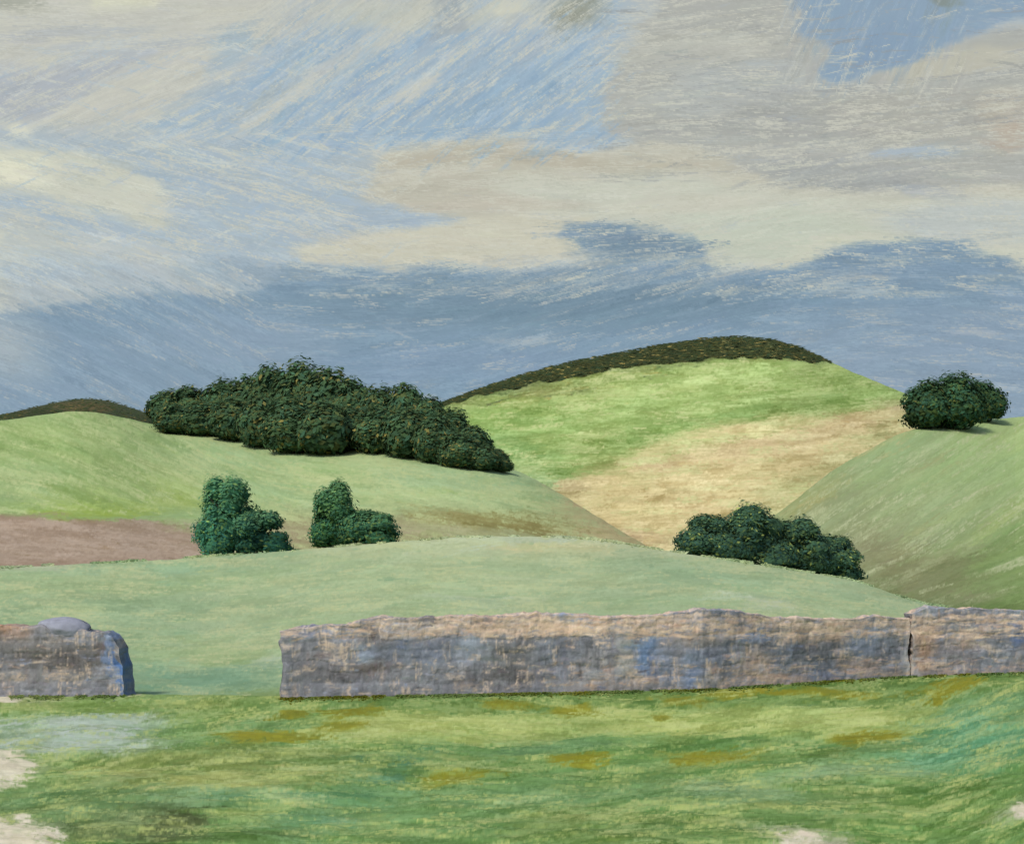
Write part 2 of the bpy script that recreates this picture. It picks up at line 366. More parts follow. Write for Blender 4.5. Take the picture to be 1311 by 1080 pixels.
def ground_z(u, Y):
    if Y < float(wallY(u)): return 0.0
    return max(float(l.z(float(u), float(Y))) for l in LAY if Y >= float(l.par(float(u))[2]) and Y <= 1.6*float(l.par(float(u))[1]))

# pasture beyond the wall
k = Canvas(-220, 1540, 670, 930, 1.0, (166,185,138), warp=(24, 5, 60), seed=2)
k.poly([(-300,660),(420,660),(300,760),(160,900),(-300,900)], (152,176,132), 30)
k.poly([(-300,735),(120,722),(400,735),(340,760),(-300,770)], (168,186,134), 12, .7)
k.blob(20, 715, 60, 12, (196,188,160), .6); k.blob(170, 730, 120, 7, (150,180,140), .7)
k.blob(260, 870, 130, 24, (126,164,128), .9, -4, .9); k.blob(270, 838, 80, 10, (165,186,124), .7)
k.poly([(-300,893),(100,889),(200,897),(300,892),(370,886),(1700,860),(1700,940),(-300,940)], (112,142,70), 5, .9)
k.blob(210, 872, 50, 14, (122,160,126), .8); k.blob(345, 845, 12, 10, (205,212,195), .7)
k.poly([(500,660),(1000,660),(900,720),(760,712),(560,715),(380,712)], (196,202,158), 10, .8)
k.blob(700, 702, 70, 8, (212,204,146), .9, 4); k.blob(650, 690, 110, 5, (198,208,184), .8, 2); k.blob(640, 742, 200, 10, (180,194,146), .6)
k.blob(560, 765, 150, 12, (168,186,138), .7); k.blob(930, 745, 120, 12, (150,178,134), .8, 10); k.blob(1040, 758, 100, 8, (172,196,150), .7, 8)
k.blob(960, 768, 70, 6, (206,212,188), .9, 10); k.blob(870, 768, 90, 8, (160,184,134), .7); k.blob(1150, 778, 40, 6, (140,172,128), .8)
k.blob(650, 768, 60, 4, (200,208,180), .7)
b = k.c.copy()
fa = lambda x, y: -2 + (8 if x > 850 else 0) + 4*math.sin(x/80.)
k.strokes(1500, (50, 160), (7, 16), fa, 11, jit=9, dry=.36, op=.75, lv=.10, cj=4, src=b)
k.strokes(2200, (30, 110), (3, 8), fa, 12, jit=8, dry=.42, op=.65, lv=.15, cj=5, src=b)
k.strokes(700, (25, 90), (2.5, 6), fa, 13, col=[(196,202,140), (186,198,146), (130,168,128), (190,196,150)], dry=.52, op=.6, cj=4)
bristles(k, 6000, fa, (-200, 1520, 680, 920), 9, seed=93, cream=.2, cc=(198, 204, 150))
K_past = k
L_past.mesh('pasture', k, M_past, 1.0)

# left hill with its ploughed strip
k = Canvas(-220, 960, 500, 800, 1.0, (148,172,112), warp=(22, 7, 60), seed=3)
k.poly([(-300,500),(200,500),(200,600),(160,670),(-300,670)], (138,163,98), 25)
k.poly([(260,560),(700,560),(760,640),(700,690),(380,680),(250,640)], (160,184,130), 25)
k.blob(60, 562, 90, 14, (154,178,108), .7, 0); k.blob(30, 620, 50, 30, (150,172,118), .6); k.blob(560, 612, 110, 16, (168,190,140), .8, 8); k.blob(640, 600, 50, 14, (146,176,130), .7)
k.blob(320, 590, 90, 18, (156,182,128), .7); k.blob(420, 600, 50, 24, (168,188,126), .7); k.blob(560, 636, 120, 8, (184,200,140), .7, 3)
k.blob(220, 620, 90, 10, (166,184,112), .7, 0); k.blob(180, 645, 120, 10, (150,170,80), .8, -4); k.blob(100, 655, 60, 7, (150,172,72), .8)
k.poly([(-300,650),(20,657),(70,668),(200,673),(290,690),(300,740),(-300,740)], (152,128,104), 4)
k.blob(40, 680, 90, 14, (160,134,112), .7, 12); k.blob(130, 702, 60, 7, (120,96,52), .85, -6); k.blob(230, 695, 55, 14, (140,112,76), .8); k.blob(40, 700, 60, 6, (150,118,84), .7)
k.blob(130, 672, 110, 3, (134,112,62), .7, 2)
k.poly([(330,655),(420,662),(520,652),(640,656),(745,668),(800,690),(800,740),(330,740)], (150,146,100), 5, .8)
k.blob(370, 685, 40, 10, (166,152,116), .8); k.blob(560, 680, 50, 7, (176,164,138), .9); k.blob(640, 668, 90, 8, (140,126,66), .8, 4); k.blob(620, 684, 80, 4, (168,168,124), .8); k.blob(740, 680, 30, 10, (168,150,110), .8)
k.blob(690, 655, 50, 9, (164,184,124), .7)
b = k.c.copy()
def la(x, y): return (3 if y < 690 else 14) if (y > 645 and x < 280) else (12 + 12*math.sin(x/120.) if x < 500 else 10)
k.strokes(1500, (40, 120), (7, 16), la, 21, jit=8, dry=.36, op=.75, lv=.10, cj=4, src=b)
k.strokes(2400, (25, 80), (3, 8), la, 22, jit=6, dry=.42, op=.65, lv=.15, cj=5, src=b)
k.strokes(420, (25, 80), (2.5, 6), la, 23, area=(-200, 750, 540, 655), col=[(184,198,128), (190,200,136), (140,168,96)], dry=.55, op=.6, cj=4)
k.poly([(-300,654),(20,660),(70,668),(200,674),(275,688),(300,740),(-300,740)], (164,142,120), 3, .9)
k.poly([(706,620),(745,640),(800,668),(900,700),(960,800),(760,740),(728,680)], (192,172,124), 5, .85)
k.strokes(160, (20, 60), (3, 6), 14, 25, area=(715, 860, 640, 730), col=[(208,190,138), (178,150,110), (196,178,124)], dry=.4, op=.7, cj=4)
k.poly([(268,676),(400,668),(520,664),(520,700),(268,712)], (156,142,108), 4, .75)
k.poly([(520,655),(640,658),(740,668),(780,682),(700,686),(600,674),(520,668)], (140,130,72), 3, .7)
k.strokes(120, (20, 70), (3, 7), 24, 24, area=(-200, 270, 678, 720), col=[(182,162,142), (132,108,76), (172,150,128)], dry=.5, op=.6, cj=4)
bristles(k, 5500, la, (-200, 900, 520, 720), 9, seed=94, cream=.2, cc=(190, 200, 140), mask=lambda x, y: not (x < 300 and y > 656))
bristles(k, 900, 6, (-200, 280, 668, 722), 10, seed=194, cream=.2, cc=(186, 166, 146))
L_left.mesh('hillside', k, M_hill, 1.0, -200, 950)

# big hill with green field, stubble field and scrub top
k = Canvas(470, 1260, 400, 800, .9, (140,163,88), warp=(12, 4, 50), seed=4)
k.blob(1000, 485, 180, 24, (166,190,106), .7, -4, .9); k.blob(800, 530, 160, 26, (156,182,104), .75, -8, .9); k.blob(660, 540, 70, 20, (126,162,80), .7)
k.blob(1120, 515, 60, 16, (128,160,74), .8); k.blob(900, 545, 110, 10, (116,152,76), .6, -12); k.blob(660, 590, 70, 26, (118,156,84), .85, 20); k.blob(700, 505, 60, 8, (142,152,98), .6)
k.blob(850, 500, 160, 12, (172,192,116), .6, -6); k.blob(960, 512, 150, 7, (172,194,118), .6, -4)
k.poly([(530,540),(560,512),(600,488),(700,455),(850,420),(960,410),(1050,430),(1075,462),(1040,462),(950,456),(870,462),(800,471),(700,489),(610,508),(590,516),(560,534)], (76,82,42), 3)
k.poly([(698,624),(760,602),(860,562),(940,541),(1060,531),(1130,522),(1156,512),(1300,520),(1300,800),(740,800),(730,690)], (214,196,140), 4)
k.blob(780, 690, 80, 14, (174,150,110), .85, 4, .8); k.blob(735, 650, 18, 40, (182,164,120), .7); k.blob(1090, 545, 60, 12, (196,172,124), .6, -10); k.blob(1148, 520, 22, 5, (178,146,112), .9, 10)
k.blob(880, 640, 110, 16, (214,196,140), .7, -12); k.blob(930, 580, 130, 16, (208,186,138), .7, -8); k.blob(820, 655, 60, 8, (200,186,124), .6)
k.poly([(640,596),(700,610),(716,622),(700,640),(735,690),(640,700)], (150,176,120), 5)
for x, y in [(1150,538),(1120,560),(1085,585),(1050,606),(1015,630),(985,655),(950,675),(915,690)]: k.blob(x, y, 40, 12, (176,176,118), .7, -28, .9)
b = k.c.copy()
k.strokes(1400, (30, 90), (4, 9), -6, 31, jit=5, dry=.42, op=.4, lv=.10, cj=4, src=b)
k.strokes(2600, (16, 70), (2, 4.5), -4, 32, jit=4, dry=.42, op=.6, lv=.15, cj=6, src=b)
gm = lambda x, y: y > 470 and y < (626-(x-698)*.23 if x > 698 else 620)
k.strokes(3800, (8, 44), (1.6, 3.2), -2, 33, area=(560, 1160, 455, 630), col=[(196,206,136), (188,200,122), (116,146,66), (122,150,74)], dry=.5, op=.62, cj=5, mask=gm)
tm = lambda x, y: y > max(528, 640-(x-698)*.26)
k.strokes(3000, (8, 46), (1.6, 3.2), -3, 34, area=(720, 1180, 528, 705), col=[(232,220,164), (226,212,152), (188,160,100), (192,166,112)], dry=.5, op=.6, cj=5, mask=tm)
k.strokes(1400, (8, 50), (1.8, 3.4), -8, 35, area=(560, 1060, 425, 520), col=[(168,156,84), (60,70,42)], dry=.55, op=.7, cj=5, mask=lambda x, y: y < 545-.22*(x-560) if x < 900 else y < 460)
bristles(k, 7000, -3, (540, 1200, 420, 710), 20, (14, 60), seed=95, cream=.07, cc=(206, 212, 146))
L_big.mesh('hill', k, M_far, .9, 480, 1250)

# far hill behind the left hillside
k = Canvas(-220, 1540, 490, 800, 1.6, (64,74,46), warp=(14, 4, 50), seed=5)
k.blob(110, 522, 40, 8, (100,84,48), .8); k.blob(30, 528, 60, 6, (62,66,40), .8)
k.strokes(900, (20, 60), (3, 7), 0, 41, jit=4, dry=.4, op=.7, cj=5)
L_far.mesh('distant_hill', k, M_far, 2.0)

# right-hand slope
k = Canvas(820, 1560, 490, 830, 1.0, (152,170,116), warp=(22, 9, 60), seed=6)
k.poly([(1100,500),(1700,480),(1700,640),(1200,620),(1080,590)], (158,180,118), 25)
k.blob(1160, 580, 60, 22, (150,170,120), .7, -10); k.blob(1120, 560, 50, 8, (178,156,108), .6, -20); k.blob(1190, 590, 20, 10, (168,152,104), .5)
k.poly([(860,750),(900,690),(1000,660),(1090,600),(1150,640),(1250,690),(1311,700),(1311,830),(860,830)], (146,156,110), 20, .85)
k.blob(1040, 640, 40, 16, (170,164,100), .6, -30); k.blob(1180, 650, 90, 16, (160,176,122), .7, -22)
k.poly([(1080,690),(1130,675),(1200,700),(1300,700),(1330,740),(1290,770),(1150,765),(1100,735)], (136,136,96), 12, .95)
k.blob(1240, 740, 70, 18, (128,136,88), .7, 10); k.poly([(1235,715),(1270,690),(1311,640),(1700,600),(1700,800),(1300,790)], (130,154,90), 16, .9)
k.blob(1240, 690, 60, 10, (150,172,106), .6, -30); k.blob(1290, 660, 50, 7, (172,188,112), .7, -32); k.blob(1200, 672, 60, 6, (172,186,120), .6, -32); k.blob(1300, 780, 60, 12, (104,126,64), .9, 4)
k.blob(1290, 560, 60, 12, (166,184,118), .7)
k.poly([(1080,730),(1180,770),(1311,784),(1311,800),(1160,792),(1080,750)], (100,116,64), 6, .8)
b = k.c.copy()
ra = lambda x, y: -32 if y < 700 else -20
k.strokes(1100, (40, 110), (8, 18), ra, 51, area=(850, 1640, 500, 820), jit=9, dry=.36, op=.7, lv=.10, cj=4, src=b)
k.strokes(1600, (25, 80), (3, 8), ra, 52, area=(850, 1640, 500, 820), jit=8, dry=.42, op=.6, lv=.15, cj=5, src=b)
k.strokes(150, (20, 60), (3, 8), -28, 54, area=(880, 1170, 545, 690), col=[(196,180,124), (176,168,112)], dry=.5, op=.6, cj=4, mask=lambda x, y: abs(y-np.interp(x, [880,930,1000,1060,1110,1160], [712,694,656,604,577,549])) < 26)
k.strokes(160, (20, 70), (2.5, 6), ra, 53, area=(1000, 1640, 540, 740), col=[(178,190,130), (176,170,120)], dry=.6, op=.55, cj=4)
bristles(k, 2600, ra, (850, 1600, 510, 800), 8, seed=96, cream=.12, cc=(190, 196, 150))
L_rslp.mesh('field', k, M_hill, 1.0, 840, 1550)

# near meadow
k = Canvas(-220, 1540, 840, 1250, 1.0, (104,144,72), warp=(26, 6, 60), seed=8)
k.poly([(-300,860),(120,880),(420,895),(300,920),(-300,905)], (132,156,76), 8, .8)
k.blob(260, 905, 140, 10, (106,140,64), .7, 3)
k.blob(120, 935, 100, 14, (118,152,104), .8); k.blob(140, 921, 70, 6, (172,186,158), .85, 2); k.blob(110, 956, 110, 6, (176,192,170), .9, 0); k.blob(420, 935, 200, 14, (122,156,92), .7)
k.blob(255, 884, 110, 10, (138,166,104), .9)
k.poly([(360,840),(1700,820),(1700,905),(900,912),(500,910),(360,900)], (104,134,62), 8, .75)
k.poly([(470,915),(640,918),(712,926),(700,944),(520,946),(440,935)], (166,184,98), 6, .85); k.poly([(770,925),(900,914),(1060,915),(1180,900),(1180,925),(1020,938),(820,944)], (168,186,96), 6, .85)
k.blob(430, 985, 260, 16, (116,140,72), .7); k.blob(280, 968, 200, 9, (138,142,72), .6, -3); k.blob(700, 960, 100, 8, (96,134,84), .7, -6); k.blob(620, 1020, 240, 14, (112,150,92), .8); k.blob(830, 1000, 160, 14, (110,146,82), .7)
k.blob(560, 1060, 200, 30, (116,152,88), .8); k.blob(780, 1060, 130, 30, (104,134,66), .8); k.blob(150, 1030, 160, 30, (108,140,84), .9); k.blob(330, 1020, 90, 12, (112,154,106), .9)
k.blob(1240, 945, 110, 44, (98,156,112), .95, -8, .6); k.blob(1290, 900, 60, 18, (122,164,108), .8); k.blob(1100, 990, 120, 9, (144,172,126), .75); k.blob(930, 1012, 90, 14, (142,170,124), .8, 4); k.blob(1090, 1030, 90, 16, (146,170,124), .6)
k.blob(1140, 1030, 160, 20, (104,136,66), .7); k.blob(1230, 1040, 90, 40, (106,142,66), .8); k.blob(960, 1055, 110, 18, (96,128,62), .8); k.blob(1080, 965, 120, 8, (100,130,62), .7, -8)
k.blob(510, 985, 60, 12, (86,138,100), .8, -30); k.blob(460, 972, 14, 6, (60,130,110), .8, -30); k.blob(440, 1020, 50, 8, (84,138,96), .6); k.blob(400, 1052, 60, 14, (110,156,116), .7)
k.blob(215, 1056, 44, 22, (82,94,52), .95, -20); k.blob(310, 1072, 80, 8, (80,106,50), .9); k.blob(110, 1062, 60, 10, (88,104,58), .9)
k.blob(60, 970, 90, 8, (98,130,58), .6, 4)
OL = [(378,914,18,8,0),(350,944,66,9,-4),(450,912,44,5,-6),(440,930,34,6,-8),(650,903,34,6,6),(733,910,30,9,-6),(742,974,44,10,-4),(582,994,46,10,-8),(1110,943,50,9,-6),(1082,890,52,6,3),(1226,878,44,8,-22),(1200,893,7,12,0),(912,968,58,7,-2),(940,886,44,6,-12),(1000,886,40,4,0),(880,898,30,6,0),(848,920,10,5,0)]
k.blob(2, 985, 52, 16, (220,210,184), 1, 4, .5); k.blob(20, 1074, 66, 22, (216,206,182), 1, 22, .5); k.blob(4, 884, 26, 14, (214,204,180), 1, -20, .5); k.blob(60, 893, 30, 5, (196,186,160), .7)
k.blob(1030, 1074, 40, 14, (216,208,184), 1, 15, .5); k.blob(1306, 1040, 18, 20, (200,196,160), .9, 0, .6); k.blob(172, 886, 12, 6, (214,206,182), .9)
b = k.c.copy()
ma = lambda x, y: -3 + 5*math.sin(x/120.+y/60.) - (18 if x > 1180 and y > 880 else 0)
k.strokes(1300, (60, 170), (8, 18), ma, 61, jit=8, dry=.36, op=.7, lv=.14, cj=5, src=b)
k.strokes(2600, (30, 110), (3, 9), ma, 62, jit=7, dry=.42, op=.65, lv=.2, cj=6, src=b)
k.strokes(1100, (24, 90), (2.5, 6), ma, 63, col=[(178,188,110), (164,176,96), (84,116,50), (100,146,96), (150,176,118)], dry=.54, op=.65, cj=5)
k.strokes(2600, (10, 50), (1.6, 3.4), ma, 64, col=[(180,190,118), (90,118,54), (134,160,90)], dry=.54, op=.5, cj=6)
k.strokes(260, (50, 120), (3, 7), -2, 65, area=(430, 740, 914, 948), col=[(186,196,110), (196,204,122), (150,172,90)], dry=.46, op=.8, cj=5)
k.strokes(300, (50, 120), (3, 7), -2, 66, area=(760, 1210, 908, 942), col=[(186,196,110), (196,204,122), (150,172,90)], dry=.46, op=.8, cj=5)
k.strokes(200, (40, 110), (3, 7), 0, 67, area=(-40, 200, 916, 966), col=[(186,198,178), (170,186,162)], dry=.46, op=.7, cj=5)
k.strokes(160, (40, 110), (3, 7), -4, 68, area=(100, 430, 980, 1010), col=[(190,190,124), (164,168,90)], dry=.5, op=.7, cj=5)
bristles(k, 7500, ma, (-200, 1520, 860, 1130), 19, seed=97, cream=.14, cc=(190, 198, 124))
for x, y, rx, ry, a in OL:
    k.strokes(16, (rx*1.0, rx*1.9), (ry*.6, ry*1.3), a, int(x), area=(x-rx*.45, x+rx*.45, y-ry*.5, y+ry*.5), col=[(142,142,34), (152,150,40), (134,138,44)], dry=.27, op=.85, cj=3)
bristles(k, 2200, ma, (-200, 1520, 870, 1090), 16, seed=99, cream=.2, cc=(194, 204, 120))
for x0, x1, y0, y1 in [(-60,40,972,1000),(-60,22,962,1008),(-60,84,1062,1100),(-60,40,1046,1080),(1006,1056,1066,1100),(-60,18,872,898),(1302,1340,1028,1050),(160,178,882,890)]:
    k.strokes(int((x1-x0)*(y1-y0)/26)+6, (10, 36), (4, 9), 8, abs(x0*7+y0), area=(x0, x1, y0, y1), col=[(238,227,200), (230,218,190), (216,208,176)], dry=.36, op=.85, cj=4)
k.strokes(46, (40, 110), (3, 7), 0, 69, area=(10, 180, 918, 962), col=[(190,202,186), (178,194,172)], dry=.4, op=.8, cj=4)
vv = np.concatenate([np.geomspace(9000, 1260, 20), np.arange(1250, 858, -1.05)])
uu = np.concatenate([np.linspace(-1100, -220, 24), np.arange(-200, 1520, 1.0), np.linspace(1540, 2500, 24)])
q = np.linspace(0, 1, len(vv))
V0, U = np.meshgrid(vv, uu, indexing='ij')
vb = np.interp(U, Wx, Wv)-6
V = np.maximum(V0, vb)+(V0 < vb)*(-.01)*(vb-V0)
Y = F*EYE/(V-HY); X = (U-CX)/F*Y
Z = .03*fbm(X*1.3, Y*1.3, 91, 4) + .014*fbm(X*5, Y*9, 95, 3); Z = Z*np.clip((wallY(U)+.4-Y)*.8, 0, 1) + .004 - .09*np.clip((Y-wallY(U)-.4-.25*fbm(X*2, Y*0, 98, 4))/.3, 0, 1)
cols = lin(k.samp(U, V))*ALB
link('meadow', fast_mesh('meadow', np.stack([X, Y, Z], -1), grid_faces(*U.shape), cols.reshape(-1, 3)), M_mead, kind='structure')
K_mead = k

g = np.array([[-4000, -1500, -.12], [4000, -1500, -.12], [4000, 3400, -.12], [-4000, 3400, -.12]])
gx = np.linspace(-4000, 4000, 60); gy = np.linspace(-1500, 3300, 40); GX, GY = np.meshgrid(gx, gy)
link('ground', fast_mesh('ground', np.stack([GX, GY, np.full_like(GX, -.6)], -1), grid_faces(*GX.shape)), M_gnd, kind='structure')

# ------------------------------------------------------------------ grass lying in strokes on the near meadow, longer at the wall foot
def blades(n, ufun, yfun, hrange, cnv, seed, wide=.02, lay=1.0, vofs=0, jit=9, up=1.0):
    r = np.random.default_rng(seed)
    u = ufun(r, n); u = u[fbm(u/14., u*0, seed, 3) > -.3]; n = len(u); Y = yfun(r, n, u); X = (u-CX)/F*Y
    v = HY+F*EYE/Y
    z0 = .03*fbm(X*1.3, Y*1.3, 91, 4)*np.clip((wallY(u)+.4-Y)*.8, 0, 1)
    h = r.uniform(*hrange, n); dirx = r.choice([-1, 1], n)*r.uniform(.3, 1, n)*lay; diry = r.uniform(-.6, .3, n)*lay
    wd = wide*r.uniform(.5, 1.4, n)
    side = np.stack([-diry, dirx, np.zeros(n)], -1); side /= np.linalg.norm(side, axis=1, keepdims=True)+1e-6
    side *= wd[:, None]/2
    b0 = np.stack([X, Y, z0-.01], -1)
    b0[:, 2] += .012
    mid = b0+np.stack([dirx*h*.6, diry*h*.3, h*.10*up], -1); tip = b0+np.stack([dirx*h*1.3, diry*h*.6, h*.06*up], -1)
    V = np.stack([b0-side, b0+side, mid+side*.9, mid-side*.9, tip+side*.15, tip-side*.15], 1)
    i = np.arange(n)[:, None]*6
    Fc = np.concatenate([i+np.array([[0, 1, 2, 3]]), i+np.array([[3, 2, 4, 5]])])
    c = cnv.samp(u, v+vofs) + r.normal(0, jit, (n, 1)) + r.normal(0, 3, (n, 3))
    cc = np.repeat(lin(c)*ALB*1.05, 6, axis=0)
    return V.reshape(-1, 3), Fc, cc
P = []
P.append(blades(2, lambda r, n: r.uniform(-150, 1460, n), lambda r, n, u: F*EYE/(r.uniform(np.interp(u, Wx, Wv)-4, 1130, n)-HY), (.05, .16), K_mead, 3, .028))
P.append(blades(8000, lambda r, n: (lambda q: np.where((q > 158) & (q < 358), q+r.uniform(205, 900, n), q))(r.uniform(-150, 1460, n)), lambda r, n, u: wallY(u)-r.exponential(.14, n), (.03, .09), K_mead, 4, .035, .8, 16, 6, 3.5))
Vs, Fs, Cs, o = [], [], [], 0
for a, b_, c in P: Vs.append(a); Fs.append(b_+o); Cs.append(c); o += len(a)
link('grass', fast_mesh('grass', np.concatenate(Vs), np.concatenate(Fs), np.concatenate(Cs), False), M_blade, kind='stuff', label='short green grass blades over the near meadow and wall foot', cat='grass')

K_p = K_past
r = np.random.default_rng(55); n = 16000; u = r.uniform(-200, 1240, n); u = u[fbm(u/26., u*0, 61, 3) > -.25]; n = len(u)
Yc = 70-r.exponential(.7, n)+r.uniform(0, 2, n); Z_ = L_past.z(u, Yc); X_ = (u-CX)/F*Yc; h = r.uniform(.02, .13, n)*(1+.6*fbm(u/20., u*0, 63, 3)); wd = r.uniform(.04, .12, n)
ln_ = r.normal(0, .1, n); B = np.stack([X_, Yc, Z_-.02], -1); sx = np.stack([wd, r.normal(0, .04, n), 0*wd], -1); tp = np.stack([ln_, r.normal(0, .08, n), h], -1)
V_ = np.stack([B-sx, B+sx, B+tp+sx*.3, B+tp-sx*.3], 1).reshape(-1, 3)
c_ = K_p.samp(u, HY-(Z_-EYE)*F/Yc+1)*1.14+r.normal(0, 3, (n, 1))
link('long_grass', fast_mesh('long_grass', V_, np.arange(4*n).reshape(n, 4), np.repeat(lin(c_)*ALB, 4, axis=0), False), M_blade, kind='stuff', label='longer pale grass along the crest of the pasture', cat='grass')

# ------------------------------------------------------------------ dry-stone walls
k = Canvas(-320, 1640, 745, 910, 1.0, (122,120,118), warp=(10, 6, 26), seed=9)
k.poly([(-400,790),(150,790),(150,812),(-400,806)], (132,126,122), 4)
k.blob(14, 812, 26, 14, (160,124,96), .7); k.blob(0, 800, 20, 9, (196,140,96), .6); k.blob(80, 845, 70, 18, (84,78,70), .95, 4, .8); k.blob(60, 868, 90, 10, (134,128,120), .8)
k.blob(30, 828, 60, 10, (104,98,88), .8); k.blob(130, 830, 14, 14, (92,80,70), .7); k.blob(142, 840, 9, 26, (106,122,146), .9); k.blob(154, 865, 6, 34, (70,106,156), .95, -12); k.blob(133, 808, 22, 3, (206,170,132), .9, 12)  # blue strip by the wall end paints in the shade there
k.blob(-120, 830, 80, 20, (110,104,98), .8); k.blob(-200, 850, 60, 20, (134,128,120), .7)
for x, y, rx, ry, c, o_, a in [
  (372,805,14,10,(150,140,128),.8,0),(400,845,30,30,(108,106,104),.8,0),(420,812,46,7,(122,130,142),.8,0),(470,812,14,12,(96,84,74),.8,0),(440,835,50,12,(118,110,100),.7,-12),
  (470,840,14,16,(150,160,172),.8,0),(450,862,60,9,(104,98,92),.8,0),(490,800,40,7,(132,126,118),.8,-6),(535,812,40,9,(196,166,136),.8,0),(520,838,40,16,(108,112,118),.8,0),
  (480,856,26,8,(98,84,70),.7,0),(562,830,22,20,(104,110,118),.7,0),(610,830,24,18,(148,156,160),.85,0),(650,838,34,20,(96,94,88),.9,0),(650,868,46,12,(86,82,76),.9,0),(600,872,40,8,(104,100,96),.8,8),
  (640,808,50,6,(222,190,150),.85,0),(590,803,40,5,(206,176,140),.8,-4),(660,790,60,6,(134,124,122),.8,-4),(690,802,50,7,(206,176,142),.8,0),(735,790,30,8,(132,146,166),.95,4),(740,806,60,6,(226,190,148),.9,0),
  (720,840,36,22,(104,106,108),.8,0),(760,850,30,16,(126,120,112),.7,0),(800,842,12,30,(154,150,134),.85,0),(828,842,11,32,(98,122,150),.95,0),(850,856,16,24,(116,124,136),.8,0),(780,880,60,8,(150,138,124),.8,0),(825,872,22,5,(190,150,114),.7,0),
  (860,800,40,9,(208,178,146),.8,-6),(880,785,50,6,(148,148,152),.9,-6),(905,800,30,16,(110,114,122),.8,30),(900,822,30,8,(202,168,132),.7,0),(890,860,14,22,(100,120,148),.85,0),(920,845,40,22,(112,116,122),.8,0),(908,872,16,12,(150,140,124),.7,0),
  (965,812,30,10,(108,122,142),.8,0),(930,790,22,10,(112,112,114),.8,0),(1000,800,70,6,(204,172,140),.8,3),(1000,838,60,16,(106,110,114),.8,0),(965,848,24,16,(196,164,130),.7,0),(1050,820,50,6,(190,156,120),.8,0),(1060,836,50,14,(92,90,86),.75,0),(1070,803,60,5,(210,180,146),.8,0),
  (1000,868,50,7,(186,154,124),.8,0),(1060,862,26,12,(112,120,132),.8,0),(1110,820,26,22,(124,130,138),.9,0),(1120,852,40,10,(170,142,118),.7,0),(1140,840,16,26,(108,108,108),.8,0),(1163,800,9,14,(224,196,164),.9,0),(1163,850,8,24,(176,168,156),.8,0),
  (1190,825,20,26,(180,138,100),.8,0),(1182,845,8,14,(156,106,66),.8,0),(1260,782,90,8,(146,148,152),.95,0),(1225,788,50,4,(118,112,108),.8,-6),(1210,830,12,20,(122,120,124),.8,0),(1246,820,26,12,(176,142,112),.8,0),(1230,845,50,12,(132,124,118),.8,0),
  (1270,835,22,22,(126,128,130),.8,-30),(1303,815,10,14,(92,108,140),.9,0),(1230,868,60,5,(192,160,132),.8,0),(1280,860,30,8,(140,134,132),.8,0),(1265,828,20,3,(214,190,160),.9,12),
  (1380,830,50,20,(120,122,128),.8,0),(1460,840,50,20,(150,134,118),.7,0)]:
    k.blob(x, y, rx, ry, c, o_, a, .8)
b = k.c.copy()
k.strokes(1500, (16, 46), (5, 11), lambda x, y: (90 if (int(x/37)+int(y/29)) % 3 == 0 else -2), 71, jit=4, dry=.46, op=.5, lv=.16, cj=7, src=b)
k.strokes(2600, (8, 34), (2, 5), lambda x, y: (88 if (int(x/31)+int(y/23)) % 2 == 0 else 2), 72, jit=4, dry=.42, op=.65, lv=.24, cj=9, src=b)
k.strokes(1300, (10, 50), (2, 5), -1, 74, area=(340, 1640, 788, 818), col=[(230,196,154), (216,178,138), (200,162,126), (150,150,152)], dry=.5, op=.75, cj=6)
k.strokes(500, (10, 40), (2, 5), -1, 75, area=(700, 1640, 850, 884), col=[(204,168,130), (190,150,116), (140,140,144)], dry=.54, op=.7, cj=6)
k.strokes(900, (8, 40), (1.8, 4), 0, 73, col=[(224,190,150), (196,160,124), (72,66,60), (160,166,176), (110,128,156)], dry=.56, op=.65, cj=6)
bristles(k, 5000, lambda x, y: (88 if (int(x/31)+int(y/23)) % 2 == 0 else 0), (-300, 1620, 760, 905), 22, (6, 30), seed=98, cream=.2, cc=(214, 182, 146))
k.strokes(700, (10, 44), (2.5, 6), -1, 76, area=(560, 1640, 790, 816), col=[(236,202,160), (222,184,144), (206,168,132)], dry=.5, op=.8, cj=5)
k.strokes(360, (10, 40), (2, 5), -1, 77, area=(930, 1640, 840, 880), col=[(214,178,140), (200,160,126)], dry=.56, op=.7, cj=5)
k.c = (k.c*.83+np.array([172, 170, 182])*.17)*np.array([.98, 1.0, 1.03])
K_wall = k

def stone_field(Lm, Hm, seed):
    r = np.random.default_rng(seed); rows = []; z = 0
    while z < Hm+.3:
        h = r.uniform(.09, .19); xs = [-1.0]
        while xs[-1] < Lm+1: xs.append(xs[-1]+r.uniform(.14, .5)*(h/.13))
        rows.append((z, z+h, np.array(xs), r.uniform(-1, 1, len(xs)))); z += h
    return rows
def relief(rows, sx, hz, seed):
    wob = .07*fbm(sx*2.2, hz*2.2, seed, 3); hz2 = hz+wob; sx2 = sx+.04*fbm(sx*3, hz*3, seed+7, 3)
    out = np.zeros(sx.shape); tone = np.zeros(sx.shape)
    for z0, z1, xs, pr in rows:
        m_ = (hz2 >= z0) & (hz2 < z1)
        i = np.clip(np.searchsorted(xs, sx2[m_])-1, 0, len(xs)-2)
        d = np.minimum(np.minimum(hz2[m_]-z0, z1-hz2[m_]), np.minimum(sx2[m_]-xs[i], xs[i+1]-sx2[m_]))
        out[m_] = np.clip(d/.06, 0, 1)*.008 + pr[i]*.006; tone[m_] = pr[i]
    return out, tone

